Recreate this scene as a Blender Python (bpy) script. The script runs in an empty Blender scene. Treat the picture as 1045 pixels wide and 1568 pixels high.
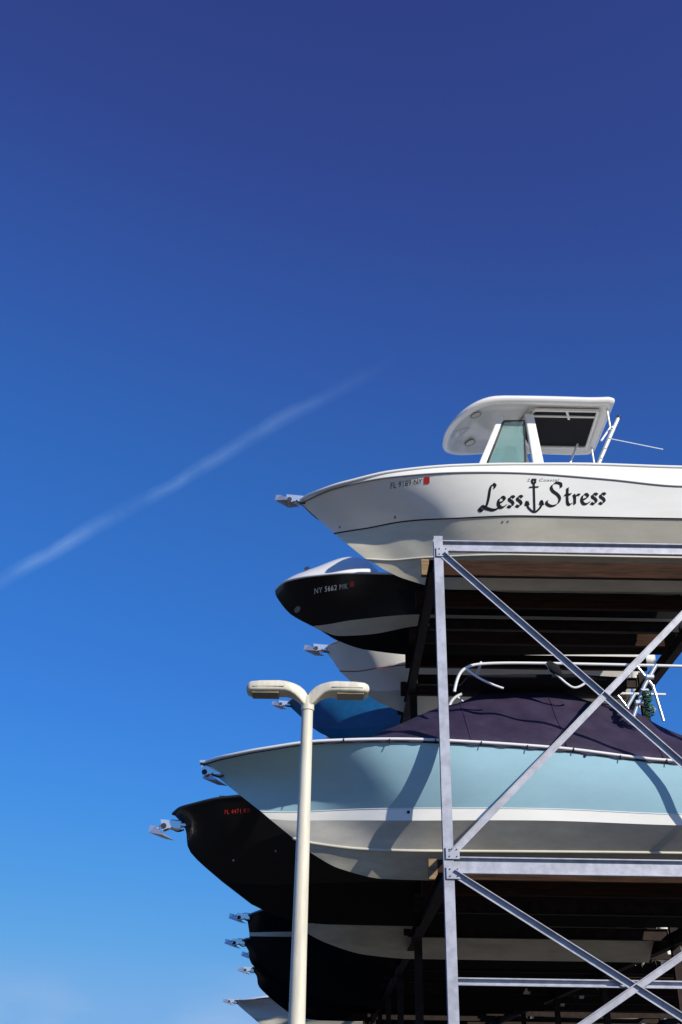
import bpy, math, random
from mathutils import Vector, Matrix, Euler
from mathutils.bvhtree import BVHTree
random.seed(4)
sc=bpy.context.scene
# ------------------------------------------------------------ materials
def mat(name,col,rough=0.5,metal=0.0,noise=0.0,nscale=3.0,bump=0.0,bscale=40,coat=0.0,col2=None,alpha=1.0,stretch=(1,1,1),spec=0.5):
    m=bpy.data.materials.new(name);m.use_nodes=True
    nt=m.node_tree;b=nt.nodes['Principled BSDF']
    b.inputs['Base Color'].default_value=(*col,1);b.inputs['Roughness'].default_value=rough
    b.inputs['Metallic'].default_value=metal;b.inputs['Coat Weight'].default_value=coat
    b.inputs['Alpha'].default_value=alpha;b.inputs['Specular IOR Level'].default_value=spec
    tc=nt.nodes.new('ShaderNodeTexCoord')
    mp=nt.nodes.new('ShaderNodeMapping');mp.inputs['Scale'].default_value=stretch
    nt.links.new(tc.outputs['Object'],mp.inputs['Vector'])
    if noise>0 or col2:
        n=nt.nodes.new('ShaderNodeTexNoise');n.inputs['Scale'].default_value=nscale
        n.inputs['Detail'].default_value=7;n.inputs['Roughness'].default_value=0.65
        nt.links.new(mp.outputs['Vector'],n.inputs['Vector'])
        r=nt.nodes.new('ShaderNodeValToRGB')
        c2=col2 if col2 else tuple(c*(1-noise) for c in col)
        r.color_ramp.elements[0].position=0.38;r.color_ramp.elements[0].color=(*c2,1)
        r.color_ramp.elements[1].position=0.62;r.color_ramp.elements[1].color=(*col,1)
        nt.links.new(n.outputs['Fac'],r.inputs['Fac']);nt.links.new(r.outputs['Color'],b.inputs['Base Color'])
    if bump>0:
        n2=nt.nodes.new('ShaderNodeTexNoise');n2.inputs['Scale'].default_value=bscale;n2.inputs['Detail'].default_value=5
        nt.links.new(mp.outputs['Vector'],n2.inputs['Vector'])
        bp=nt.nodes.new('ShaderNodeBump');bp.inputs['Strength'].default_value=bump;bp.inputs['Distance'].default_value=0.02
        nt.links.new(n2.outputs['Fac'],bp.inputs['Height']);nt.links.new(bp.outputs['Normal'],b.inputs['Normal'])
    return m
M={}
M['white']=mat('gelcoat_white',(0.88,0.86,0.80),0.22,noise=0.05,nscale=1.2,coat=0.25,stretch=(1,1,3))
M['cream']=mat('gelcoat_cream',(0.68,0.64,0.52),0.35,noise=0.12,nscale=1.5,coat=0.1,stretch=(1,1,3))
M['ecream']=mat('gelcoat_grey_white',(0.52,0.50,0.44),0.45,noise=0.18,nscale=1.5,stretch=(1,1,3),spec=0.3)  # cream gelcoat with shade of the downward-turned panel put into the colour
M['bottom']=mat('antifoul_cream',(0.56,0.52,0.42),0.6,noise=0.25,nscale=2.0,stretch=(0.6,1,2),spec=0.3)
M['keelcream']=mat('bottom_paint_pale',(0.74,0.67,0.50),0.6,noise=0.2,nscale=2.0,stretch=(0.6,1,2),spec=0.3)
M['black']=mat('gelcoat_black',(0.004,0.004,0.005),0.25,noise=0.2,coat=0.0,spec=0.3)
M['blackbot']=mat('antifoul_black',(0.006,0.005,0.005),0.6,noise=0.3,nscale=2.5,spec=0.15)
M['ltblue']=mat('gelcoat_light_blue',(0.38,0.61,0.70),0.28,noise=0.08,nscale=1.0,coat=0.08,stretch=(1,1,2),spec=0.35)
M['blue']=mat('gelcoat_blue',(0.012,0.15,0.38),0.4,noise=0.2)
M['red']=mat('boot_red',(0.30,0.06,0.04),0.4)
M['redd']=mat('decal_red',(0.60,0.03,0.02),0.4)
M['ink']=mat('vinyl_black',(0.012,0.012,0.016),0.7,spec=0.15)
M['inkw']=mat('vinyl_white',(0.8,0.8,0.8),0.4)
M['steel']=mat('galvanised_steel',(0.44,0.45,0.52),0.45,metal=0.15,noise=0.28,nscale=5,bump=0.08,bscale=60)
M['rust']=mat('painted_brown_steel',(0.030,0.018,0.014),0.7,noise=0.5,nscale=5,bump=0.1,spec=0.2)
M['wood']=mat('bunk_wood',(0.050,0.024,0.014),0.85,noise=0.55,nscale=4,bump=0.3,bscale=12,stretch=(0.4,6,6),spec=0.15)  # bunk wood with the shade under the tiers put into its colour
M['woodend']=mat('bunk_wood_pale',(0.32,0.21,0.115),0.8,noise=0.45,nscale=6,bump=0.3,bscale=12,stretch=(0.4,6,6),spec=0.2)  # lit copy of the bunk wood, for the front ends in sun
M['chrome']=mat('polished_stainless',(0.88,0.87,0.84),0.25,metal=0.75)
M['alu']=mat('white_tube',(0.80,0.80,0.79),0.3,metal=0.1)
M['canvas']=mat('canvas_purple',(0.038,0.026,0.058),0.6,noise=0.35,nscale=2.2,bump=0.7,bscale=4,spec=0.35)
M['canvask']=mat('canvas_black',(0.010,0.009,0.012),0.85,bump=0.5,bscale=8,spec=0.2)
M['glass']=mat('tinted_glass',(0.22,0.38,0.34),0.06,alpha=0.68,coat=0.5)
M['lamp']=mat('lamp_paint',(0.70,0.65,0.52),0.5,noise=0.18,nscale=3,bump=0.06,stretch=(4,4,0.6))
M['lens']=mat('lamp_lens',(0.26,0.22,0.15),0.3)
M['dark']=mat('dark_rubber',(0.02,0.02,0.022),0.6)
M['grey']=mat('grey_rail',(0.20,0.20,0.20),0.4)
M['rope']=mat('green_rope',(0.02,0.12,0.08),0.9,noise=0.5,nscale=20)
M['ground']=mat('yard_asphalt',(0.125,0.115,0.098),0.9,col2=(0.075,0.07,0.062),nscale=0.8,bump=0.4,bscale=30)

# ------------------------------------------------------------ helpers
def root(name,loc):
    e=bpy.data.objects.new(name,None);e.location=loc;e.empty_display_size=0.3
    sc.collection.objects.link(e);return e
def child(ob,par):
    sc.collection.objects.link(ob)
    if par:
        ob.parent=par;ob.matrix_parent_inverse=Matrix.Translation(-par.location)
    return ob
def mesh(name,V,Fc,mats,par=None,mi=None,smooth=False):
    me=bpy.data.meshes.new(name);me.from_pydata([tuple(v) for v in V],[],Fc)
    for m in (mats if isinstance(mats,list) else [mats]): me.materials.append(m)
    if mi:
        for p,i in zip(me.polygons,mi): p.material_index=i
    if smooth:
        for p in me.polygons: p.use_smooth=True
    me.update()
    return child(bpy.data.objects.new(name,me),par)
def tube(name,pts,r,m,par,cyc=False,radii=None,smooth=False,res=2):
    cu=bpy.data.curves.new(name,'CURVE');cu.dimensions='3D';cu.bevel_depth=r;cu.bevel_resolution=res
    cu.use_fill_caps=True
    if smooth:
        sp=cu.splines.new('NURBS');sp.points.add(len(pts)-1);sp.use_endpoint_u=True;sp.order_u=3
    else:
        sp=cu.splines.new('POLY');sp.points.add(len(pts)-1)
    for i,p in enumerate(pts):
        sp.points[i].co=(*p,1)
        if radii: sp.points[i].radius=radii[i]
    sp.use_cyclic_u=cyc;cu.materials.append(m)
    return child(bpy.data.objects.new(name,cu),par)
def box(name,c,s,m,par,rot=None,bev=0.0):
    V=[Vector((x*s[0]/2,y*s[1]/2,z*s[2]/2)) for x in(-1,1) for y in(-1,1) for z in(-1,1)]
    if rot:
        R=Euler(rot).to_matrix();V=[R@v for v in V]
    V=[v+Vector(c) for v in V]
    ob=mesh(name,V,[(0,1,3,2),(4,6,7,5),(0,4,5,1),(2,3,7,6),(0,2,6,4),(1,5,7,3)],m,par)
    if bev:
        b=ob.modifiers.new('b','BEVEL');b.width=bev;b.segments=2
    return ob
def sections(name,secs,m,par,n=20,p=3.0,axis=0):
    V=[];Fc=[]
    for c,a,b in secs:
        for k in range(n):
            t=2*math.pi*k/n;cs,sn=math.cos(t),math.sin(t)
            u=a*math.copysign(abs(cs)**(2/p),cs);w=b*math.copysign(abs(sn)**(2/p),sn)
            V.append(Vector(c)+(Vector((0,u,w)) if axis==0 else Vector((u,w,0))))
    for i in range(len(secs)-1):
        for k in range(n):
            k2=(k+1)%n;Fc.append((i*n+k,i*n+k2,(i+1)*n+k2,(i+1)*n+k))
    Fc.append(tuple(range(n)));Fc.append(tuple((len(secs)-1)*n+k for k in range(n))[::-1])
    return mesh(name,V,Fc,m,par,smooth=True)
def pch(xs,ys):
    n=len(xs);d=[(ys[i+1]-ys[i])/max(1e-6,xs[i+1]-xs[i]) for i in range(n-1)]
    m=[d[0]]+[0 if d[i-1]*d[i]<=0 else 2*d[i-1]*d[i]/(d[i-1]+d[i]) for i in range(1,n-1)]+[d[-1]]
    def f(x):
        if x<=xs[0]: return ys[0]
        if x>=xs[-1]: return ys[-1]
        i=max(k for k in range(n-1) if xs[k]<=x)
        h=xs[i+1]-xs[i];t=(x-xs[i])/h
        return (2*t**3-3*t*t+1)*ys[i]+(t**3-2*t*t+t)*h*m[i]+(-2*t**3+3*t*t)*ys[i+1]+(t**3-t*t)*h*m[i+1]
    return f
NS=56
def sample(line,yc,xe):
    xs=[p[0] for p in line];hy=[abs(yc-p[1]) for p in line];zs=[p[2] for p in line]
    if xs[-1]<xe: xs=xs+[xe];hy=hy+[hy[-1]*0.97];zs=zs+[zs[-1]]
    fy=pch(xs,hy);fz=pch(xs,zs);o=[]
    for i in range(NS+1):
        x=xs[0]+(xe-xs[0])*(i/NS)**1.7
        o.append((x,fy(x),fz(x)))
    return o
def hull(par,yc,xe,panels,crown,deckmat,off=(0,0,0)):
    V=[];Fc=[];mi=[];mats=[]
    def addm(m):
        if m not in mats: mats.append(m)
        return mats.index(m)
    last=[]
    for pm,lines in panels:
        S=[sample(l,yc,xe) for l in lines];k=len(S);rows=[]
        R=4 if k==2 else (k-1)*4
        for j in range(R+1):
            t=j/R*(k-1);row=[]
            for i in range(NS+1):
                ps=[S[q][i] for q in range(k)]
                if k==2: p=tuple(ps[0][c]*(1-t)+ps[1][c]*t for c in range(3))
                else:
                    a=min(int(t),k-2);f=t-a
                    p0=ps[max(a-1,0)];p1=ps[a];p2=ps[a+1];p3=ps[min(a+2,k-1)]
                    p=tuple(0.5*(2*p1[c]+(-p0[c]+p2[c])*f+(2*p0[c]-5*p1[c]+4*p2[c]-p3[c])*f*f+(-p0[c]+3*p1[c]-3*p2[c]+p3[c])*f**3) for c in range(3))
                row.append(p)
            rows.append(row)
        ix=addm(pm)
        for sd in(-1,1):
            b0=len(V)
            for row in rows:
                for p in row: V.append((p[0]+off[0],yc+sd*max(p[1],0)+off[1],p[2]+off[2]))
            W=NS+1
            for j in range(R):
                for i in range(NS):
                    q=(b0+j*W+i,b0+j*W+i+1,b0+(j+1)*W+i+1,b0+(j+1)*W+i)
                    Fc.append(q[::-1] if sd<0 else q);mi.append(ix)
        last+= [rows[0][-1],rows[-1][-1]]
    sh=sample(panels[0][1][0],yc,xe)
    ix=addm(deckmat);b0=len(V);Q=12;fc=pch([c[0]+sh[0][0] for c in crown],[c[1] for c in crown])
    for p in sh:
        for j in range(Q+1):
            q=-1+2*j/Q
            V.append((p[0]+off[0],yc+q*p[1]+off[1],p[2]+fc(p[0])*(1-abs(q)**2.4)+off[2]))
    for i in range(NS):
        for j in range(Q):
            a=b0+i*(Q+1)+j;Fc.append((a,a+Q+1,a+Q+2,a+1));mi.append(ix)
    b0=len(V);n=len(last)
    for p in last: V.append((p[0]+off[0],yc-p[1]+off[1],p[2]+off[2]))
    for p in last[::-1]: V.append((p[0]+off[0],yc+p[1]+off[1],p[2]+off[2]))
    Fc.append(tuple(range(b0,b0+2*n)));mi.append(addm(panels[0][0]))
    ob=mesh('hull',V,Fc,mats,par,mi,smooth=True)
    ob.data.polygons[len(Fc)-1].use_smooth=False
    return ob,BVHTree.FromPolygons([Vector(v) for v in V],Fc),sh
def rail(par,line,yc,xe,r,m,name,off=(0,0,0),out=0.0,dz=0.0):
    s=sample(line,yc,xe)
    a=[(p[0]+off[0],yc-p[1]-out+off[1],p[2]+off[2]+dz) for p in s]
    b=[(p[0]+off[0],yc+p[1]+out+off[1],p[2]+off[2]+dz) for p in s]
    tube(name,b[::-1]+a,r,m,par)
def outboard(par,x,y,z,m,k=1.0):
    sections('outboard_cowl',[((x+0.1*k,y,z+0.55*k),0.10*k,0.12*k),((x+0.16*k,y,z+0.6*k),0.2*k,0.24*k),((x+0.45*k,y,z+0.62*k),0.22*k,0.27*k),((x+0.7*k,y,z+0.55*k),0.17*k,0.2*k),((x+0.78*k,y,z+0.5*k),0.08*k,0.1*k)],m,par,p=3.2)
    sections('outboard_leg',[((x+0.35*k,y,z+0.4*k),0.2*k,0.12*k),((x+0.33*k,y,z-0.1*k),0.13*k,0.08*k),((x+0.38*k,y,z-0.5*k),0.09*k,0.04*k),((x+0.42*k,y,z-0.75*k),0.06*k,0.02*k)],m,par,p=2,axis=2)
    sections('outboard_gearcase',[((x+0.15*k,y,z-0.6*k),0.01,0.01),((x+0.25*k,y,z-0.6*k),0.06*k,0.06*k),((x+0.5*k,y,z-0.6*k),0.06*k,0.06*k),((x+0.6*k,y,z-0.6*k),0.03*k,0.03*k)],m,par,p=2)
    V=[];Fc=[]
    for q in range(3):
        t=q*2*math.pi/3;c,s=math.cos(t),math.sin(t);b=len(V)
        for (rr,ww,xx) in((0.03,-0.03,0),(0.17,-0.09,0.03),(0.18,0.06,-0.02),(0.03,0.04,0.0)):
            V.append((x+(0.6+xx)*k,y+(rr*c-ww*s)*k,z+(-0.6+(rr*s+ww*c))*k))
        Fc.append((b,b+1,b+2,b+3))
    mesh('propeller',V,Fc,M['chrome'],par)
    box('transom_bracket',(x+0.08*k,y,z+0.05*k),(0.22*k,0.3*k,0.4*k),M['dark'],par,bev=0.02)
def anchor(par,tip,dx=-0.35,dz=0.0,k=1.0):
    x,y,z=tip
    box('bow_roller',(x-0.02*k,y,z+0.0),(0.42*k,0.14*k,0.05*k),M['chrome'],par,bev=0.01)
    e=(x+dx*k,y,z+dz*k)
    tube('anchor_shank',[(x+0.18*k,y,z+0.05*k),(x-0.05*k,y,z+0.07*k),e],0.028*k,M['chrome'],par)
    a=Vector(e)
    V=[a+Vector(v)*k for v in((-0.08,0,0.08),(0.02,-0.035,0.06),(0.02,0.035,0.06),(0.16,-0.16,-0.11),(0.16,0.16,-0.11),(0.36,0,-0.17),(0.10,0,-0.02),(-0.10,0,-0.04))]
    mesh('anchor_fluke',V,[(0,1,7),(0,7,2),(1,3,7),(2,7,4),(1,6,3),(2,4,6),(3,5,6),(4,6,5),(7,3,5),(7,5,4),(0,2,1),(1,2,6)],M['chrome'],par)
    for s in(-1,1):
        V=[(x+dx_*k,y+s*yy*k,z+dz_*k) for yy in(0.07,0.082) for dx_,dz_ in((-0.24,0.08),(0.1,0.05),(0.1,-0.07),(-0.1,-0.06),(-0.2,-0.10))]
        mesh('roller_cheek',V,[(0,1,2,3,4),(9,8,7,6,5)]+[(i,(i+1)%5,5+(i+1)%5,5+i) for i in range(5)],M['chrome'],par)
    tube('roller',[(x-0.18*k,y-0.09*k,z-0.03*k),(x-0.18*k,y+0.09*k,z-0.03*k)],0.05*k,M['dark'],par)
    tube('anchor_chain',[(x-0.05*k,y-0.09*k,z-0.05*k),(x+0.05*k,y-0.09*k,z-0.16*k),(x+0.16*k,y-0.07*k,z-0.08*k)],0.014*k,M['dark'],par,smooth=True)
def drape(par,name,V2,Fc,x0,z0,sx,sz,bvh,m,slope=0.0,lift=0.006):
    V=[]
    for u,w in V2:
        x=x0+u*sx;z=z0+w*sz+u*sx*slope
        h=bvh.ray_cast(Vector((x,5,z)),Vector((0,1,0)))
        V.append((x,(h[0].y-lift) if h[0] else 17,z))
    return mesh(name,V,Fc,m,par)
def text_mesh(s,shear=0.0,space=1.0):
    cu=bpy.data.curves.new('t','FONT');cu.body=s;cu.shear=shear;cu.space_character=space;cu.size=1
    o=bpy.data.objects.new('t',cu);sc.collection.objects.link(o)
    bpy.context.view_layer.update()
    me=o.evaluated_get(bpy.context.evaluated_depsgraph_get()).to_mesh()
    V=[(v.co.x,v.co.y) for v in me.vertices];Fc=[tuple(p.vertices) for p in me.polygons]
    bpy.data.objects.remove(o)
    return V,Fc
def strokes(letters,nib=0.10,ang=38,thin=0.014):
    nx,ny=math.cos(math.radians(ang))*nib/2,math.sin(math.radians(ang))*nib/2
    V=[];Fc=[]
    for ox,pts in letters:
        P=[];n=len(pts)
        for a in range(n-1):
            p0=pts[max(a-1,0)];p1=pts[a];p2=pts[a+1];p3=pts[min(a+2,n-1)]
            for q in range(8):
                f=q/8
                P.append(tuple(0.5*(2*p1[c]+(-p0[c]+p2[c])*f+(2*p0[c]-5*p1[c]+4*p2[c]-p3[c])*f*f+(-p0[c]+3*p1[c]-3*p2[c]+p3[c])*f**3) for c in(0,1)))
        P.append(pts[-1]);b=len(V)
        for i,p in enumerate(P):
            d=Vector(P[min(i+1,len(P)-1)])-Vector(P[max(i-1,0)])
            d.normalize();nn=Vector((-d.y,d.x))
            if nn.dot(Vector((nx,ny)))<0: nn=-nn
            V.append((ox+p[0]+nx+nn.x*thin,p[1]+ny+nn.y*thin));V.append((ox+p[0]-nx-nn.x*thin,p[1]-ny-nn.y*thin))
        for i in range(len(P)-1): Fc.append((b+2*i,b+2*i+1,b+2*i+3,b+2*i+2))
    return V,Fc

# ------------------------------------------------------------ hull lines: (x, y near side, z) in metres, bow to stern
A={'sh':[(-.80,17.9,11.55),(-.60,17.6,11.51),(-.40,17.35,11.46),(.08,17.05,11.48),(.90,16.8,11.57),(2.07,16.65,11.63),(3.24,16.6,11.65),(4.42,16.6,11.67),(6.12,16.6,11.64)],
'rb':[(-.76,17.9,11.49),(-.40,17.4,11.41),(-.04,17.15,11.42),(.90,16.8,11.45),(2.06,16.6,11.45),(3.22,16.55,11.43),(4.72,16.55,11.33),(6.05,16.55,11.21)],
'cr':[(-.12,17.9,10.86),(.34,17.78,10.89),(.93,17.52,10.89),(2.08,16.98,10.73),(3.23,16.76,10.68),(6.05,16.70,10.64)],
'ch':[(.47,17.9,10.34),(.94,17.79,10.27),(1.52,17.56,10.22),(3.23,17.12,10.09)],
'k':[(.61,17.9,10.26),(.83,17.9,10.12),(1.18,17.9,9.95),(2.01,17.9,9.75),(6.23,17.9,9.77)]}
B={'sh':[(-1.38,21.1,11.11),(-1.26,20.85,11.12),(-1.11,20.6,11.10),(-.55,20.2,11.04),(.25,19.95,11.0),(1.31,19.85,10.95),(3.69,19.8,10.93)],
'm1':[(-1.34,21.1,10.96),(-.97,20.7,10.86),(-.28,20.3,10.79),(1.32,20.0,10.74)],
'm2':[(-1.04,21.1,10.58),(-.55,20.75,10.51),(.26,20.35,10.50),(1.58,20.05,10.50)],
's1':[(-.57,21.1,10.31),(-.20,20.8,10.24),(.27,20.5,10.21),(1.71,20.1,10.19)],
's2':[(-.38,21.1,10.21),(.01,20.95,10.04),(.68,20.7,9.99),(1.73,20.4,10.07)],
'k':[(-.13,21.1,10.05),(.15,21.1,9.92),(.56,21.1,9.80),(1.64,21.1,9.70),(6.54,21.1,9.79)]}
C={'sh':[(-.33,24.3,11.06),(-.14,23.8,11.0),(.16,23.4,10.96),(1.21,23.1,11.02)],
's1':[(.02,24.3,10.51),(.48,23.9,10.37),(.92,23.5,10.31),(1.66,23.3,10.32)],
's2':[(.04,24.3,10.48),(.49,23.9,10.34),(.93,23.5,10.28),(1.67,23.3,10.29)],
'ch':[(.49,24.3,10.06),(1.09,23.9,9.88),(1.82,23.6,9.84)],
'k':[(.64,24.3,9.95),(1.10,24.3,9.67),(1.86,24.3,9.45),(7.34,24.3,9.49)]}
D={'sh':[(-1.35,27.5,10.73),(-1.08,27.1,10.78),(-.65,26.8,10.79),(1.37,26.4,10.81)],
'ch':[(-.64,27.5,10.08),(.38,26.9,9.91),(2.03,26.6,9.93)],
'k':[(-.46,27.5,9.96),(.39,27.5,9.58),(2.08,27.5,9.43)]}
E={'sh':[(-2.23,17.9,6.50),(-2.01,17.55,6.47),(-1.77,17.3,6.46),(-1.22,17.0,6.49),(-.28,16.75,6.56),(.85,16.65,6.58),(1.88,16.6,6.55),(3.41,16.6,6.47),(5.39,16.6,6.29)],
'm':[(-1.95,17.9,6.23),(-1.46,17.74,6.20),(-1.02,17.62,6.21),(-.17,17.28,6.18),(.86,16.87,6.12),(2.2,16.72,6.08),(5.37,16.66,5.90)],
'bl':[(-1.23,17.9,5.70),(-.69,17.80,5.68),(-.16,17.66,5.68),(1.38,17.05,5.60),(3.40,16.84,5.57),(5.36,16.80,5.51)],
'bb':[(-1.09,17.9,5.587),(-.686,17.82,5.55),(-.157,17.68,5.53),(1.375,17.07,5.415),(3.40,16.86,5.395),(5.35,16.83,5.35)],
'ch':[(-.685,17.9,5.281),(-.362,17.80,5.19),(.47,17.60,5.07),(1.484,17.38,5.015),(5.38,17.28,5.025)],
'k':[(-.511,17.9,5.137),(-.361,17.9,5.037),(.064,17.9,4.822),(.795,17.9,4.671),(1.524,17.9,4.662),(5.543,17.9,4.724)]}
Fb={'sh':[(-3.15,21.1,6.37),(-2.98,20.8,6.41),(-2.78,20.6,6.42),(-2.14,20.2,6.47),(-1.39,19.95,6.48),(1.01,19.85,6.52),(5.81,19.85,6.53)],
'a':[(-2.89,21.1,6.08),(-2.52,20.7,6.045),(-1.873,20.3,6.016),(1.01,19.95,6.03)],
'b':[(-2.757,21.1,5.65),(-2.126,20.75,5.594),(-.766,20.3,5.47),(1.486,20.1,5.465)],
'c':[(-2.126,21.1,5.128),(-1.122,20.7,5.018),(1.49,20.3,5.047)],
'k':[(-1.55,21.1,4.73),(-1.0,21.1,4.51),(-.15,21.1,4.40),(1.53,21.1,4.39),(5.87,21.1,4.44)]}
G1={'sh':[(-1.5,24.3,6.2),(-1.1,23.7,6.25),(-.4,23.3,6.3),(.8,23.05,6.3)],
's1':[(-.73,24.3,4.84),(.235,23.7,4.77),(1.70,23.4,4.73)],
'k':[(-.559,24.3,4.63),(-.166,24.3,4.455),(.659,24.3,4.237),(1.615,24.3,4.17)]}
G={'sh':[(-2.86,37.1,6.75),(-2.36,36.4,6.82),(-1.72,36.0,6.89),(.14,35.8,7.0)],
's1':[(-2.75,37.1,6.24),(-1.71,36.5,6.20),(2.6,36.0,6.25)],
's2':[(-2.74,37.1,6.13),(-1.70,36.6,6.07),(2.6,36.2,6.05)],
'k':[(-2.60,37.1,5.71),(-2.22,37.1,5.23),(-1.68,37.1,4.85),(-.22,37.1,4.27),(1.83,37.1,4.06)]}
XE=7.1
# ------------------------------------------------------------ boat A
bA=root('center_console_boat',(3,17.9,10))
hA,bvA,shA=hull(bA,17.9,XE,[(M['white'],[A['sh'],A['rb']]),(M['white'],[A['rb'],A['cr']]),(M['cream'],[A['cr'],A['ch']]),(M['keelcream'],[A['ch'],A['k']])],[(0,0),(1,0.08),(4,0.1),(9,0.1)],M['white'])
rail(bA,A['rb'],17.9,XE,0.015,M['grey'],'rub_rail',out=0.005)
rail(bA,A['sh'],17.9,XE,0.03,M['white'],'gunwale_lip')
rail(bA,A['cr'],17.9,XE,0.012,M['ink'],'pinstripe',out=0.002)
rail(bA,A['ch'],17.9,XE,0.02,M['cream'],'chine_rail')
tA=A['sh'][0];anchor(bA,(tA[0],17.9,tA[2]+0.01),dx=-0.36,dz=0.03,k=1.0)
Lc=[(0.60,0.86),(0.66,0.99),(0.54,1.07),(0.42,0.87),(0.34,0.42),(0.22,0.08),(0.04,-0.05),(-0.08,0.05),(0.04,0.14),(0.26,0.03),(0.55,-0.07),(0.80,-0.02),(0.90,0.1)]
ec=[(0.06,0.2),(0.28,0.27),(0.35,0.38),(0.25,0.47),(0.1,0.38),(0.05,0.18),(0.15,0.01),(0.32,0.02),(0.44,0.12)]
s_=[(0.34,0.40),(0.26,0.47),(0.13,0.43),(0.12,0.32),(0.25,0.21),(0.28,0.09),(0.17,-0.01),(0.03,0.05)]
Sc=[(0.68,0.80),(0.66,0.98),(0.42,1.03),(0.22,0.86),(0.28,0.66),(0.5,0.48),(0.6,0.28),(0.48,0.05),(0.2,-0.04),(-0.02,0.08),(0.0,0.22)]
tc_=[(0.16,0.78),(0.13,0.35),(0.14,0.07),(0.24,-0.01),(0.36,0.08)];tx=[(0.0,0.45),(0.32,0.48)]
r1=[(0.06,0.47),(0.10,0.3),(0.09,0.0)];r2=[(0.1,0.28),(0.2,0.44),(0.35,0.43)]
k=(4.64-2.466)/5.78;sl=0.036;nx0,nz0=2.49,10.82
V,Fc=strokes([(0,Lc),(0.74,ec),(1.20,s_),(1.58,s_)],nib=0.125,thin=0.017)
drape(bA,'name_lettering',V,Fc,nx0,nz0,k,k*1.02,bvA,M['ink'],slope=sl)
V,Fc=strokes([(0,Sc),(0.82,tc_),(0.82,tx),(1.2,r1),(1.2,r2),(1.57,ec),(2.02,s_),(2.40,s_)],nib=0.125,thin=0.017)
drape(bA,'name_lettering',V,Fc,nx0+3.08*k,nz0+2.95*k*sl,k,k*1.02,bvA,M['ink'],slope=sl)
arc=[(-0.45,0.28),(-0.4,0.05),(-0.2,-0.12),(0,-0.2),(0.2,-0.12),(0.4,0.05),(0.45,0.28)]
ring=[(0.1*math.cos(t*math.pi/6),1.18+0.1*math.sin(t*math.pi/6)) for t in range(13)]
V,Fc=strokes([(0,[(0,1.06),(0,-0.15)]),(0,arc),(0,ring),(0,[(-0.3,0.92),(0.3,0.92)]),(0,[(-0.34,0.12),(-0.45,0.3),(-0.55,0.1)]),(0,[(0.34,0.12),(0.45,0.3),(0.55,0.1)])],nib=0.07,ang=0,thin=0.03)
drape(bA,'anchor_emblem',V,Fc,nx0+2.48*k,nz0,k*0.76,k*1.05,bvA,M['ink'],slope=sl,lift=0.009)
def small_text(par,s,x0,z0,x1,z1,bvh,m,h,name,shear=0.0):
    V,Fc=text_mesh(s,shear,1.1);w=max(a for a,b in V)
    drape(par,name,V,Fc,x0,z0,(x1-x0)/w,h,bvh,m,slope=(z1-z0)/(x1-x0))
def disc(par,name,x,z,r,bvh,m,sq=1.0):
    drape(par,name,[(math.cos(i*0.785),sq*math.sin(i*0.785)) for i in range(8)],[tuple(range(8))],x,z,r,r,bvh,m,lift=0.008)
SQ=[(0,0),(1,0),(1,1),(0,1)]
small_text(bA,"FL 9189 NY",.882,11.30,1.447,11.31,bvA,M['ink'],0.11,'registration_number')
small_text(bA,"250 Coastal",3.296,11.285,3.88,11.29,bvA,M['grey'],0.07,'model_lettering',0.3)
drape(bA,'registration_sticker',SQ,[(0,1,2,3)],1.48,11.30,0.10,0.105,bvA,M['redd'])
for x,z in((2.865,10.60),(2.957,10.60),(0.99,10.95),(-.02,10.95)): disc(bA,'hull_fitting',x,z,0.018,bvA,M['grey'])
# hardtop
x0,x1,zt=1.98,5.19,13.36
def outline(inset,n=12):
    hw=0.98-inset;xa=x0+inset;xb=x1-inset;R=0.9-inset*0.5;rb=0.12
    pts=[(xa+R-R*math.cos(math.pi/2*i/n),17.9-hw+R*(1-math.sin(math.pi/2*i/n))) for i in range(n+1)]
    pts+=[(xa+R+(xb-rb-xa-R)*i/12,17.9-hw) for i in range(1,13)]
    pts+=[(xb-rb+rb*math.sin(math.pi/2*i/5),17.9-hw+rb*(1-math.cos(math.pi/2*i/5))) for i in range(1,6)]
    return pts+[(p[0],35.8-p[1]) for p in pts[::-1]]
def zc(x,y,base):
    f=(x-x0)/(x1-x0)
    return base-0.40*max(0,(0.34-f)/0.34)**2.0-0.06*((y-17.9)/0.98)**2+0.03*math.sin(f*math.pi)+0.05*max(0,(f-0.8)/0.2)**2
rings=[(0.55,0.05),(0.18,0.04),(0.04,0.0),(0.0,-0.05),(0.0,-0.09),(0.04,-0.14),(0.12,-0.16),(0.17,-0.08),(0.5,-0.06)]
V=[];Fc=[]
for ins,dz in rings:
    o=outline(ins);n=len(o)
    for p in o: V.append((p[0],p[1],zc(p[0],p[1],zt+dz+0.06)))
for j in range(len(rings)-1):
    for i in range(n): Fc.append((j*n+i,j*n+(i+1)%n,(j+1)*n+(i+1)%n,(j+1)*n+i))
h=n//2
for j in(0,len(rings)-1):
    for i in range(h-1): Fc.append((j*n+i,j*n+i+1,j*n+n-2-i,j*n+n-1-i))
mesh('hardtop',V,Fc,M['white'],bA,smooth=True)
def under(name,pts,m,dz): mesh(name,[(x,y,zc(x,y,zt-0.04+dz)) for x,y in pts],[tuple(range(len(pts)))],m,bA)
hx0,hx1=x0+1.72,x1-0.26
under('hardtop_hatch',[(hx0+0.1,17.33),(hx1,17.33),(hx1+0.02,18.58),(hx0+0.1,18.58),(hx0-0.16,18.1),(hx0-0.16,17.75)],M['ink'],-0.015)
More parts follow.
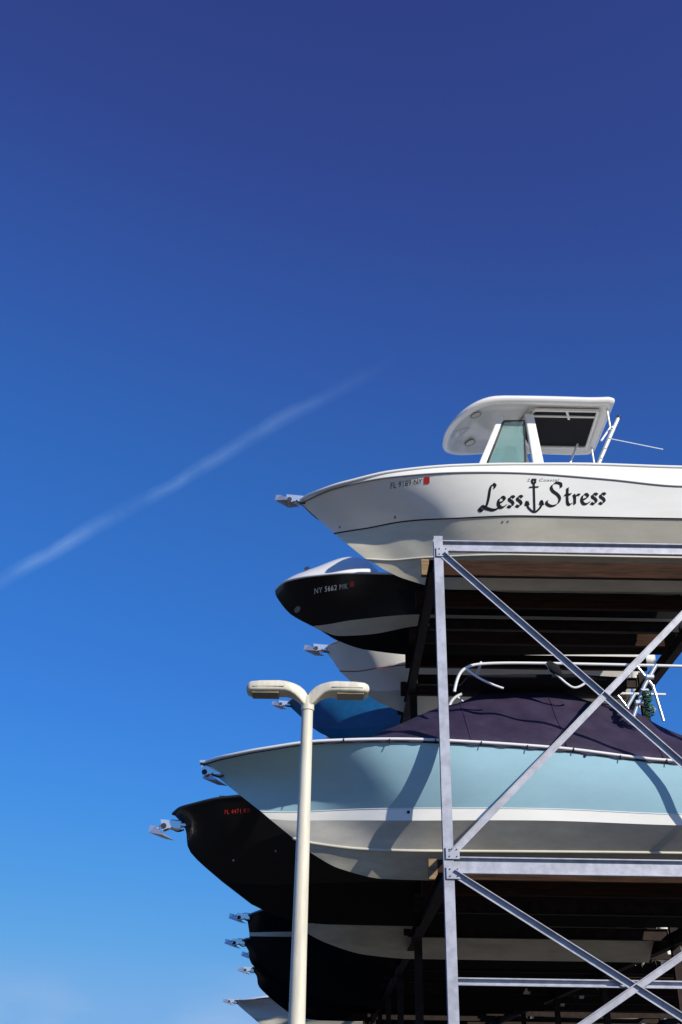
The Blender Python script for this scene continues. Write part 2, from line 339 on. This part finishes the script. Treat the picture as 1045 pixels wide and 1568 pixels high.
for pa,pb,rr in(((hx0,17.52),(hx1,17.52),0.028),((hx0+0.62,17.3),(hx0+0.72,17.6),0.028),((hx0,17.29),(hx1,17.29),0.035),((hx0+0.1,18.62),(hx1,18.62),0.035),((hx1,17.29),(hx1+0.04,18.62),0.035),((hx0,17.29),(hx0-0.18,17.75),0.035),((hx0-0.18,17.75),(hx0-0.18,18.1),0.035),((hx0-0.18,18.1),(hx0+0.1,18.62),0.035)):
    tube('hardtop_frame',[(pa[0],pa[1],zc(*pa,zt-0.07)),(pb[0],pb[1],zc(*pb,zt-0.07))],rr,M['white'],bA)
for (x,y) in((x0+0.6,17.4),(x0+0.6,18.4),(x0+1.25,17.9)):
    under('dome_light',[(x+0.09*math.cos(t*0.5236),y+0.09*math.sin(t*0.5236)) for t in range(12)],M['cream'],-0.018)
    ri=[(x+0.10*math.cos(t*0.5236),y+0.10*math.sin(t*0.5236)) for t in range(12)]
    tube('light_bezel',[(a,b,zc(a,b,zt-0.055)) for a,b in ri],0.009,M['grey'],bA,cyc=True)
wa=(3.07,13.20);wb=(2.62,12.05);wc=(3.60,13.22);wd=(3.70,12.05)
for yy,sg in((17.38,-1),(18.42,1)):
    def pil(name,p,q,w):
        V=[]
        for P,ww in((p,w),(q,w*1.25)):
            for dx,dy in((-1,-0.6),(1,-0.6),(1,0.6),(-1,0.6)): V.append((P[0]+dx*ww/2,yy+dy*ww/2,P[1]))
        o=mesh(name,V,[(0,1,5,4),(1,2,6,5),(2,3,7,6),(3,0,4,7)],M['white'],bA)
        b=o.modifiers.new('b','BEVEL');b.width=0.02;b.segments=2
    pil('windscreen_pillar',wa,wb,0.11);pil('console_leg',wc,wd,0.17)
    win=[(wa[0]+0.04,wa[1]-0.12),(wc[0]-0.1,wc[1]-0.12),(wd[0]-0.24,wd[1]+0.1),(wb[0]+0.13,wb[1]+0.06)]
    mesh('side_window',[(a,yy,b) for a,b in win],[(0,1,2,3)],M['glass'],bA)
    tube('window_frame',[(a,yy-0.01,b) for a,b in win],0.016,M['dark'],bA,cyc=True)
    if sg>0: tube('rear_top_leg',[(4.75,yy,13.25),(4.35,yy,12.3),(4.25,yy,11.6)],0.0225,M['alu'],bA)
mesh('windscreen',[(wa[0]-0.02,17.40,wa[1]),(wa[0]-0.02,18.40,wa[1]),(wb[0]-0.02,18.40,wb[1]),(wb[0]-0.02,17.40,wb[1])],[(0,1,2,3)],M['glass'],bA)
tube('windscreen_wiper',[(2.72,17.9,12.15),(2.90,17.75,12.7)],0.012,M['dark'],bA)
box('console_body',((wb[0]+wd[0])/2+0.05,17.9,wb[1]-0.45),(wd[0]-wb[0]+0.15,1.08,1.0),M['white'],bA,bev=0.06)
box('helm_seat',(wd[0]+0.8,17.9,wb[1]-0.35),(0.5,0.95,0.5),M['cream'],bA,bev=0.08)
box('small_console_screen',(3.25,17.9,12.62),(0.2,0.5,0.16),M['dark'],bA,bev=0.02)
mesh('spray_coaming',[(wd[0]-0.1,17.2,11.55),(wd[0]+0.35,17.0,11.72),(wd[0]+1.5,17.0,11.62),(wd[0]+1.5,18.8,11.62),(wd[0]+0.35,18.8,11.72),(wd[0]-0.1,18.6,11.55)],[(0,1,4,5),(1,2,3,4)],M['white'],bA)
for i in range(5):
    y=17.15+i*0.36
    tube('rod_holder',[(x1-0.16,y,zt-0.78),(x1+0.07,y,zt-0.30)],0.034,M['alu'],bA)
    tube('rod_holder_rim',[(x1+0.06,y,zt-0.32),(x1+0.08,y,zt-0.28)],0.043,M['dark'],bA)
tube('rod_rack',[(x1-0.08,17.1,zt-0.55),(x1-0.08,18.7,zt-0.55)],0.022,M['alu'],bA)
for y in(17.2,18.6): tube('rod_rack_leg',[(x1-0.12,y,zt-0.10),(x1-0.1,y,zt-0.5),(x1-0.30,y,zt-0.80)],0.022,M['alu'],bA)
tube('outrigger_rod',[(5.05,17.3,12.68),(6.07,17.3,12.45)],0.009,M['alu'],bA)
outboard(bA,XE,17.55,11.0,M['white'],1.1);outboard(bA,XE,18.25,11.0,M['white'],1.1)
# ------------------------------------------------------------ boats B C D
bB=root('cabin_cruiser_boat',(3,21.1,10))
_,bvB,_=hull(bB,21.1,6.9,[(M['black'],[B['sh'],B['m1'],B['m2'],B['s1']]),(M['cream'],[B['s1'],B['s2']]),(M['blackbot'],[B['s2'],B['k']])],[(0,0),(0.35,0.28),(0.8,0.5),(1.6,0.82),(1.95,0.75),(2.3,0.3),(8,0.2)],M['white'])
rail(bB,B['sh'],21.1,6.9,0.025,M['alu'],'rub_rail',dz=0.02)
small_text(bB,"NY 5662 MK",-.532,10.76,.165,10.77,bvB,M['inkw'],0.12,'registration_number')
drape(bB,'registration_sticker',SQ,[(0,1,2,3)],.205,10.79,0.09,0.09,bvB,M['redd'])
disc(bB,'bow_eye',-.886,10.607,0.07,bvB,M['grey'],0.7)
tube('bow_light',[(-.75,20.6,11.40),(-.66,20.6,11.44)],0.03,M['dark'],bB)
outboard(bB,6.9,21.1,10.6,M['dark'],1.1)
bC=root('motor_boat',(3,24.3,10))
crC=[(0,0),(1,0.15),(3,0.3),(9,0.1)]
hull(bC,24.3,6.7,[(M['white'],[C['sh'],C['s1']]),(M['red'],[C['s1'],C['s2']]),(M['white'],[C['s2'],C['ch']]),(M['cream'],[C['ch'],C['k']])],crC,M['white']);rail(bC,C['sh'],24.3,6.7,0.025,M['alu'],'rub_rail')
anchor(bC,(C['sh'][0][0]-0.02,24.3,C['sh'][0][2]),k=1.1);outboard(bC,6.7,24.3,10.4,M['white'],1.1)
bD=root('motor_boat',(3,27.5,10))
hull(bD,27.5,6.6,[(M['blue'],[D['sh'],D['ch']]),(M['blue'],[D['ch'],D['k']])],crC,M['blue']);rail(bD,D['sh'],27.5,6.6,0.03,M['grey'],'rub_rail')
anchor(bD,D['sh'][0],k=0.9);outboard(bD,6.6,27.5,10.3,M['dark'],1.1)
# ------------------------------------------------------------ boat E
bE=root('covered_motor_boat',(3,17.9,5))
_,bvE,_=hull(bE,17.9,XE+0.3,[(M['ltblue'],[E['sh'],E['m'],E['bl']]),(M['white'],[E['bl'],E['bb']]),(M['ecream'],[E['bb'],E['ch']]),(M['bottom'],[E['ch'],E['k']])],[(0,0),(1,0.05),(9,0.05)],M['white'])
rail(bE,E['sh'],17.9,XE+0.3,0.026,M['alu'],'rub_rail')
rail(bE,E['sh'],17.9,XE+0.3,0.010,M['ink'],'rub_rail_seam',dz=-0.045,out=0.004)
rail(bE,E['bl'],17.9,XE+0.3,0.008,M['alu'],'pinstripe')
rail(bE,E['ch'],17.9,XE+0.3,0.024,M['cream'],'chine_rail')
tE=E['sh'][0];anchor(bE,(tE[0]+0.20,17.9,tE[2]-0.15),dx=-0.12,dz=-0.08,k=0.95)
box('bow_plate',(tE[0]+0.08,17.9,tE[2]+0.0),(0.3,0.16,0.05),M['chrome'],bE,bev=0.01)
disc(bE,'hull_fitting',1.131,5.55,0.025,bvE,M['ink']);disc(bE,'hull_fitting',3.871,6.34,0.022,bvE,M['ink'])
outboard(bE,XE+0.3,17.9,5.9,M['white'],1.2)
shE=sample(E['sh'],17.9,XE+0.3)
fz=pch([p[0] for p in shE],[p[2] for p in shE]);fy=pch([p[0] for p in shE],[p[1] for p in shE])
rg=pch([-0.45,0.3,1.11,2.03,2.71,3.8,4.81,5.57,7.2],[6.62,6.85,7.22,7.64,7.80,7.82,7.62,7.15,6.75])
def cov(x,q):
    zs=fz(x);h=max(0,rg(x)-zs);aq=abs(q)
    ten=abs(math.sin((x-0.6)*2.1))
    wr=0.030*math.sin(x*11+q*6)*(1-aq)*aq*2+0.06*math.sin(x*2.6+1.2*math.sin(q*3))*(1-aq)-0.09*ten*(1-aq)*aq*2+0.025*math.sin(17*aq-x*3)*(1-aq)+0.018*math.sin(x*5.3-q*13+math.sin(x*3))*(1-aq)
    lip=-0.06+0.012*math.sin(x*14) if aq>=0.999 else 0
    return (x,17.9+q*(fy(x)+0.02),zs+0.015+h*(1-aq**1.25)*(1-0.10*math.sin(min(1,aq)*math.pi))+wr*min(1,h)+lip)
V=[];Fc=[];NX=140;NQ=44
for i in range(NX+1):
    for j in range(NQ+1): V.append(cov(-0.42+7.62*i/NX,-1+2*j/NQ))
for i in range(NX):
    for j in range(NQ):
        a=i*(NQ+1)+j;Fc.append((a,a+NQ+1,a+NQ+2,a+1))
mesh('canvas_cover',V,Fc,M['canvas'],bE,smooth=True)
for x in(0.6,2.1,3.6,5.1,6.5):
    tube('cover_seam',[cov(x,-0.98+1.96*j/40) for j in range(41)],0.011,M['canvas'],bE)
for i in range(10):
    x=0.1+i*0.72;p=cov(x,-1.0);tube('cover_strap',[(p[0],p[1]-0.015,p[2]+0.05),(p[0],p[1]-0.02,p[2]-0.03)],0.008,M['canvask'],bE)
for y in(17.15,18.6):
    tube('tower_rail',[(1.93,y,7.55),(1.98,y,7.8),(2.12,y,7.98),(2.4,y,8.06),(3.5,y,8.08),(5.9,y,8.06)],0.026,M['alu'],bE,smooth=True)
    tube('tower_brace',[(2.15,y,7.95),(2.35,y,7.75),(2.75,y,7.62)],0.02,M['alu'],bE,smooth=True)
    tube('tower_brace',[(3.5,y,8.05),(3.8,y,7.7),(4.0,y,7.62),(4.2,y,7.8)],0.02,M['alu'],bE,smooth=True)
    tube('tower_leg',[(5.35,y,8.08),(5.1,y,7.7),(4.85,y,7.15)],0.036,M['chrome'],bE)
    tube('tower_leg',[(5.0,y,8.08),(5.25,y,7.7),(5.35,y,7.1)],0.026,M['chrome'],bE)
for x in(2.4,3.6,5.0): tube('tower_cross_bar',[(x,17.15,8.07),(x,18.6,8.07)],0.022,M['alu'],bE)
for x,z in((5.2,7.85),(5.08,7.6),(4.97,7.4)): box('tower_fitting',(x,17.12,z),(0.14,0.1,0.07),M['chrome'],bE,bev=0.015)
sections('folded_bimini',[((2.1,17.75,7.86),0.02,0.02),((2.2,17.8,7.88),0.5,0.07),((3.0,17.85,7.90),0.55,0.10),((4.0,17.85,7.92),0.55,0.09),((4.9,17.85,7.92),0.45,0.07),((5.0,17.85,7.9),0.02,0.02)],M['canvask'],bE,p=2.2)
sections('folded_strap',[((3.50,17.12,8.06),0.01,0.02),((3.56,17.15,8.02),0.05,0.1),((3.70,17.15,7.94),0.05,0.1),((3.78,17.15,7.8),0.01,0.02)],M['canvask'],bE)
rp=[]
for i in range(90):
    t=i*0.9;rp.append((5.10+0.09*math.cos(t)*random.uniform(0.4,1),17.05+0.07*math.sin(t),7.60-0.005*i+random.uniform(-0.03,0.03)))
tube('coiled_rope',rp,0.012,M['rope'],bE)
# ------------------------------------------------------------ lower tier
bF=root('cabin_cruiser_boat',(3,21.1,5))
_,bvF,_=hull(bF,21.1,6.9,[(M['black'],[Fb['sh'],Fb['a'],Fb['b'],Fb['c']]),(M['blackbot'],[Fb['c'],Fb['k']])],[(0,0),(1,0.1),(9,0.2)],M['black'])
rail(bF,Fb['sh'],21.1,6.9,0.03,M['dark'],'rub_rail')
small_text(bF,"FL 4471 KR",-2.077,6.19,-1.592,6.20,bvF,M['redd'],0.10,'registration_number')
disc(bF,'bow_eye',-1.9,5.45,0.02,bvF,M['grey']);disc(bF,'hull_fitting',-1.1,5.55,0.02,bvF,M['grey'])
tF=Fb['sh'][0];anchor(bF,(tF[0]+0.06,21.1,tF[2]-0.22),dx=-0.34,dz=-0.08,k=1.15)
tube('bow_cleat',[(-2.2,20.35,6.52),(-1.95,20.35,6.52)],0.03,M['dark'],bF);outboard(bF,6.9,21.1,6.0,M['dark'],1.1)
def generic(tipx,yc,tipz,panels,base_yc,deck,eng,anch=True,mirror=False,fit=6.6):
    bt=panels[0][1][0][0];off=(tipx-bt[0],yc-base_yc,tipz-bt[2])
    b=root('motor_boat',((7.6 if mirror else tipx+3),yc,tipz-1))
    hull(b,base_yc,fit-off[0],panels,crC,deck,off)
    rail(b,panels[0][1][0],base_yc,fit-off[0],0.03,M['grey'],'rub_rail',off)
    if anch: anchor(b,(tipx,yc,tipz-0.03),k=1.3)
    outboard(b,fit,yc,tipz-1.0,eng,1.15)
    if mirror: b.scale=(-1,1,1)
Ep=[(M['white'],[E['sh'],E['m'],E['bl']]),(M['cream'],[E['bl'],E['ch']]),(M['bottom'],[E['ch'],E['k']])]
Fp=[(M['black'],[Fb['sh'],Fb['a'],Fb['b'],Fb['c']]),(M['blackbot'],[Fb['c'],Fb['k']])]
Cp2=[(M['white'],[C['sh'],C['s1']]),(M['cream'],[C['s1'],C['ch']]),(M['bottom'],[C['ch'],C['k']])]
G1p=[(M['black'],[G1['sh'],G1['s1']]),(M['bottom'],[G1['s1'],G1['k']])]
Gp=[(M['black'],[G['sh'],G['s1']]),(M['cream'],[G['s1'],G['s2']]),(M['blackbot'],[G['s2'],G['k']])]
generic(-1.5,24.3,6.2,G1p,24.3,M['white'],M['white'],anch=False)
generic(-1.2,27.5,6.3,Fp,21.1,M['white'],M['white'],anch=False)
generic(-1.0,30.7,6.3,Fp,21.1,M['white'],M['dark'],anch=False)
generic(-1.5,33.9,6.50,Fp,21.1,M['white'],M['white'],anch=False)
generic(-2.86,37.1,6.75,Gp,37.1,M['black'],M['white'])
generic(-3.25,40.3,6.35,Fp,21.1,M['white'],M['dark'])
generic(-2.9,43.5,6.3,Fp,21.1,M['white'],M['white'])
generic(-3.55,49.9,6.39,Fp,21.1,M['white'],M['white'])
generic(-5.0,59.5,5.83,Ep,17.9,M['white'],M['white'])
generic(0.2,30.7,10.9,Cp2,24.3,M['white'],M['white'])
generic(0.6,33.9,10.8,Fp,21.1,M['white'],M['dark'])
generic(0.3,37.1,10.8,Cp2,24.3,M['white'],M['white'])
for i,(yc,P,by,dk) in enumerate(((27.5,Fp,21.1,M['white']),(33.9,Cp2,24.3,M['white']),(37.1,Fp,21.1,M['white']),(40.3,Fp,21.1,M['white']),(46.7,Ep,17.9,M['white']))):
    generic(0.4,yc,6.3,P,by,dk,M['white'],anch=False,mirror=True,fit=6.9)
# ------------------------------------------------------------ rack
R=root('steel_boat_rack',(1.7,16.4,0))
def beam(name,p0,p1,prof,m,up=(0,0,1)):
    p0=Vector(p0);p1=Vector(p1);d=(p1-p0).normalized();u=Vector(up);s=d.cross(u).normalized();u=s.cross(d).normalized()
    n=len(prof);V=[p0+s*a+u*b for a,b in prof]+[p1+s*a+u*b for a,b in prof]
    Fc=[(i,(i+1)%n,n+(i+1)%n,n+i) for i in range(n)]+[tuple(range(n))[::-1],tuple(range(n,2*n))]
    return mesh(name,V,Fc,m,R)
def Iprof(w,h,t=0.012):
    a,b=w/2,h/2
    return [(-a,-b),(a,-b),(a,-b+t),(t/2,-b+t),(t/2,b-t),(a,b-t),(a,b),(-a,b),(-a,b-t),(-t/2,b-t),(-t/2,-b+t),(-a,-b+t)]
def Cprof(w,h,t=0.016):
    a,b=w/2,h/2
    return [(-a,-b),(a,-b),(a,-b+t),(-a+t,-b+t),(-a+t,b-t),(a,b-t),(a,b),(-a,b)]
PX0=1.66;PX1=6.74;YF=16.4;ZT=9.87;ZM=4.625
for X in(PX0,PX1):
    beam('post',(X,YF,0),(X,YF,10.03),Iprof(0.15,0.15,0.018),M['steel'],up=(0,1,0))
    box('base_plate',(X,YF,0.015),(0.35,0.35,0.03),M['steel'],R)
for z,h in((ZT,0.2),(ZM,0.235),(3.05,0.10)):
    beam('front_beam',(PX0+0.08,YF,z),(PX1-0.08,YF,z),Cprof(0.08,h),M['steel'])
def brace(a,b,yo,w=0.10):
    a=Vector((a[0],YF-0.082-yo,a[1]));b=Vector((b[0],YF-0.082-yo,b[1]))
    beam('cross_brace',a,b,[(-0.006,-w/2),(0.006,-w/2),(0.006,w/2-0.012),(0.07,w/2-0.012),(0.07,w/2),(-0.006,w/2)],M['steel'])
brace((1.72,9.67),(6.66,4.80),0.0);brace((1.74,4.80),(6.68,9.67),0.016)
brace((1.72,4.50),(6.66,1.50),0.0);brace((1.74,1.5),(6.68,4.50),0.016)
brace((1.72,1.4),(6.66,0.2),0.0)
for X,sg in((PX0,1),(PX1,-1)):
    for z in(9.72,4.78,4.5,1.5):
        box('gusset_plate',(X+sg*0.06,YF-0.1,z),(0.20,0.012,0.17),M['steel'],R)
        for dx in(-0.05,0.06):
            for dz in(-0.05,0.05):
                tube('bolt',[(X+sg*0.06+dx,YF-0.104,z+dz),(X+sg*0.06+dx,YF-0.120,z+dz)],0.009,M['rust'],R)
NB=13
for k in range(NB+1):
    y=YF+3.2*k
    if k>0:
        for z in(ZT,ZM):
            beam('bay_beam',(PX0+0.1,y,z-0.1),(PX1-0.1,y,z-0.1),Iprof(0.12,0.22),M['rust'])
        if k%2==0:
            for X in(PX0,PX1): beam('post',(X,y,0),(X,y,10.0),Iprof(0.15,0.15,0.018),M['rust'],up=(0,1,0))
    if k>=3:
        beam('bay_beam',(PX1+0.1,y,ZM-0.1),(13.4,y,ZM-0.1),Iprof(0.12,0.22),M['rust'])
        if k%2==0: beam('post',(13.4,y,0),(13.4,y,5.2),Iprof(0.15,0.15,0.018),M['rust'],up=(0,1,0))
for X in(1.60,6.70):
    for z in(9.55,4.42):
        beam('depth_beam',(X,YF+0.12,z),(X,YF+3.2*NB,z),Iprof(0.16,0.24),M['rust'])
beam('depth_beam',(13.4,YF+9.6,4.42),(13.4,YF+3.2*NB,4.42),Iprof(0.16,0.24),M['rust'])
for k in range(NB):
    for z in(9.675,4.545):
        for dy in(0.78,2.15):
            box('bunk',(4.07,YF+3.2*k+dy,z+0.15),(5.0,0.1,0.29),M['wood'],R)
            box('bunk_end',(1.495,YF+3.2*k+dy,z+0.15),(0.14,0.12,0.31),M['woodend'] if k==0 and dy<1 else M['wood'],R,bev=0.01)  # front end takes the lit wood colour, the rest the shaded one
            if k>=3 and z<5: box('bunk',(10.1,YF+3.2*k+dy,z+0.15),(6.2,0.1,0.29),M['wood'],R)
# ------------------------------------------------------------ street lamp
SL=root('street_lamp',(-0.4,13.2,0))
tube('pole',[(-0.405,13.2,0),(-0.40,13.2,3.0),(-0.385,13.2,6.02)],0.1,M['lamp'],SL,radii=[1.12,0.90,0.70],res=6)
tube('pole_collar',[(-0.385,13.2,5.90),(-0.385,13.2,5.97)],0.083,M['lamp'],SL,res=5)
box('base_plate',(-0.405,13.2,0.02),(0.45,0.45,0.04),M['steel'],SL)
for s in(-1,1):
    X=-0.385
    def q(dx,dz): return (X+s*dx,13.2,6.12+dz)
    sections('arm_and_head',[(q(-0.02,-0.13),0.05,0.07),(q(0.04,-0.075),0.08,0.105),(q(0.10,-0.02),0.10,0.10),(q(0.16,0.02),0.12,0.085),(q(0.22,0.045),0.14,0.075),(q(0.28,0.058),0.155,0.073),(q(0.36,0.062),0.165,0.076),(q(0.6,0.055),0.17,0.076),(q(0.72,0.050),0.16,0.070),(q(0.765,0.046),0.13,0.055),(q(0.78,0.044),0.09,0.03)],M['lamp'],SL,n=32,p=4.5)
    box('lens',(X+s*0.54,13.2,6.12-0.026),(0.34,0.25,0.02),M['lens'],SL,bev=0.006)
    tube('housing_seam',[(X+s*0.30,13.2-0.169,6.16),(X+s*0.70,13.2-0.166,6.155)],0.004,M['grey'],SL)
# ------------------------------------------------------------ ground
mesh('ground',[(-1500,-1500,0),(1500,-1500,0),(1500,1500,0),(-1500,1500,0)],[(0,1,2,3)],M['ground'])
# ------------------------------------------------------------ light
sd=Vector((0.66,-0.77,0.52)).normalized()
el=math.asin(sd.z);az=math.atan2(sd.x,sd.y)
s=bpy.data.lights.new('sun','SUN');s.energy=5.0;s.angle=math.radians(0.5);s.color=(1,0.94,0.83)
so=bpy.data.objects.new('sun',s);so.rotation_euler=sd.to_track_quat('Z','Y').to_euler();so.location=(20,-20,30);sc.collection.objects.link(so)
w=bpy.data.worlds.new('World');sc.world=w;w.use_nodes=True;nt=w.node_tree;N=nt.nodes;Lk=nt.links
bg=N['Background'];bg.inputs['Strength'].default_value=0.1
sk=N.new('ShaderNodeTexSky');sk.sky_type='NISHITA';sk.sun_disc=False;sk.sun_elevation=el;sk.sun_rotation=az
sk.altitude=800;sk.air_density=1.0;sk.dust_density=0.3;sk.ozone_density=3.0
hs=N.new('ShaderNodeHueSaturation');hs.inputs['Saturation'].default_value=1.15
Lk.new(sk.outputs[0],hs.inputs['Color'])
def vscale(src,f):
    v=N.new('ShaderNodeVectorMath');v.operation='SCALE';v.inputs['Scale'].default_value=f;Lk.new(src,v.inputs[0]);return v.outputs[0]
cv=N.new('ShaderNodeRGBCurve');Lk.new(vscale(hs.outputs[0],0.1),cv.inputs['Color'])
def setc(c,pts):
    c.points[0].location=pts[0];c.points[1].location=pts[-1]
    for p in pts[1:-1]: c.points.new(*p)
cv.mapping.extend='HORIZONTAL'
setc(cv.mapping.curves[0],[(0,0),(.030,.029),(.06,.033),(.127,.05),(.3,.11),(.51,.18),(1,.18)])
setc(cv.mapping.curves[1],[(0,0),(.080,.056),(.105,.092),(.15,.145),(.25,.215),(.352,.28),(.79,.42),(1,.42)])
setc(cv.mapping.curves[2],[(0,0),(.18,.23),(.25,.38),(.34,.52),(.45,.65),(.578,.75),(.83,.78),(1,.78)])
cv.mapping.update()
skyc=vscale(cv.outputs[0],10.0)
tc=N.new('ShaderNodeTexCoord')
def math_(op,a,b=None,clamp=False):
    n=N.new('ShaderNodeMath');n.operation=op;n.use_clamp=clamp
    for i,x in enumerate((a,b)):
        if x is None: continue
        if isinstance(x,(int,float)): n.inputs[i].default_value=x
        else: Lk.new(x,n.inputs[i])
    return n.outputs[0]
nz=N.new('ShaderNodeTexNoise');nz.inputs['Scale'].default_value=7;nz.inputs['Detail'].default_value=6
Lk.new(tc.outputs['Generated'],nz.inputs['Vector'])
dt=N.new('ShaderNodeVectorMath');dt.operation='DOT_PRODUCT';dt.inputs[1].default_value=(0.506,0.497,-0.705)
Lk.new(tc.outputs['Generated'],dt.inputs[0])
sx=N.new('ShaderNodeSeparateXYZ');Lk.new(tc.outputs['Generated'],sx.inputs[0])
d=math_('ADD',dt.outputs['Value'],math_('MULTIPLY',math_('SUBTRACT',nz.outputs['Fac'],0.5),0.022))
wd=math_('ADD',0.003,math_('MULTIPLY',nz.outputs['Fac'],0.011))
st=math_('SUBTRACT',1.0,math_('DIVIDE',math_('ABSOLUTE',d),wd),clamp=True)
fade=math_('MULTIPLY',math_('SUBTRACT',0.05,sx.outputs['X'],clamp=True),4.0,clamp=True)
n3=N.new('ShaderNodeTexNoise');n3.inputs['Scale'].default_value=13;n3.inputs['Detail'].default_value=5;Lk.new(tc.outputs['Generated'],n3.inputs['Vector'])
st=math_('MULTIPLY',math_('MULTIPLY',st,fade),math_('MULTIPLY',math_('SUBTRACT',n3.outputs['Fac'],0.26,clamp=True),2.5,clamp=True))
mx=N.new('ShaderNodeMix');mx.data_type='RGBA';mx.inputs[7].default_value=(3.2,5.2,8.6,1)
Lk.new(math_('MULTIPLY',st,0.40),mx.inputs[0]);Lk.new(skyc,mx.inputs[6])
n4=N.new('ShaderNodeTexNoise');n4.inputs['Scale'].default_value=6;n4.inputs['Detail'].default_value=7
mp=N.new('ShaderNodeMapping');mp.inputs['Scale'].default_value=(1,1,2.5);mp.inputs['Location'].default_value=(0.45,0,0);Lk.new(tc.outputs['Generated'],mp.inputs[0]);Lk.new(mp.outputs[0],n4.inputs['Vector'])
lo=math_('MULTIPLY',math_('SUBTRACT',0.10,sx.outputs['Z'],clamp=True),14.0,clamp=True)
cl=math_('MULTIPLY',lo,math_('MULTIPLY',math_('SUBTRACT',n4.outputs['Fac'],0.42,clamp=True),4.0,clamp=True))
mx2=N.new('ShaderNodeMix');mx2.data_type='RGBA';mx2.inputs[7].default_value=(5.2,6.2,8.0,1)
Lk.new(math_('MULTIPLY',cl,0.5),mx2.inputs[0]);Lk.new(mx.outputs[2],mx2.inputs[6]);Lk.new(mx2.outputs[2],bg.inputs['Color'])
# ------------------------------------------------------------ camera
cam=bpy.data.cameras.new('camera');co=bpy.data.objects.new('camera',cam);sc.collection.objects.link(co);sc.camera=co
cam.sensor_fit='VERTICAL';cam.sensor_height=36;cam.lens=37.9;cam.clip_end=4000;cam.clip_start=0.1
co.matrix_world=Matrix.Translation((0,0,1.6))@Matrix.Rotation(math.pi/2+math.atan(0.543),4,'X')@Matrix.Rotation(math.radians(0.9),4,'Z')
sc.view_settings.view_transform='Standard';sc.view_settings.look='None';sc.view_settings.exposure=0
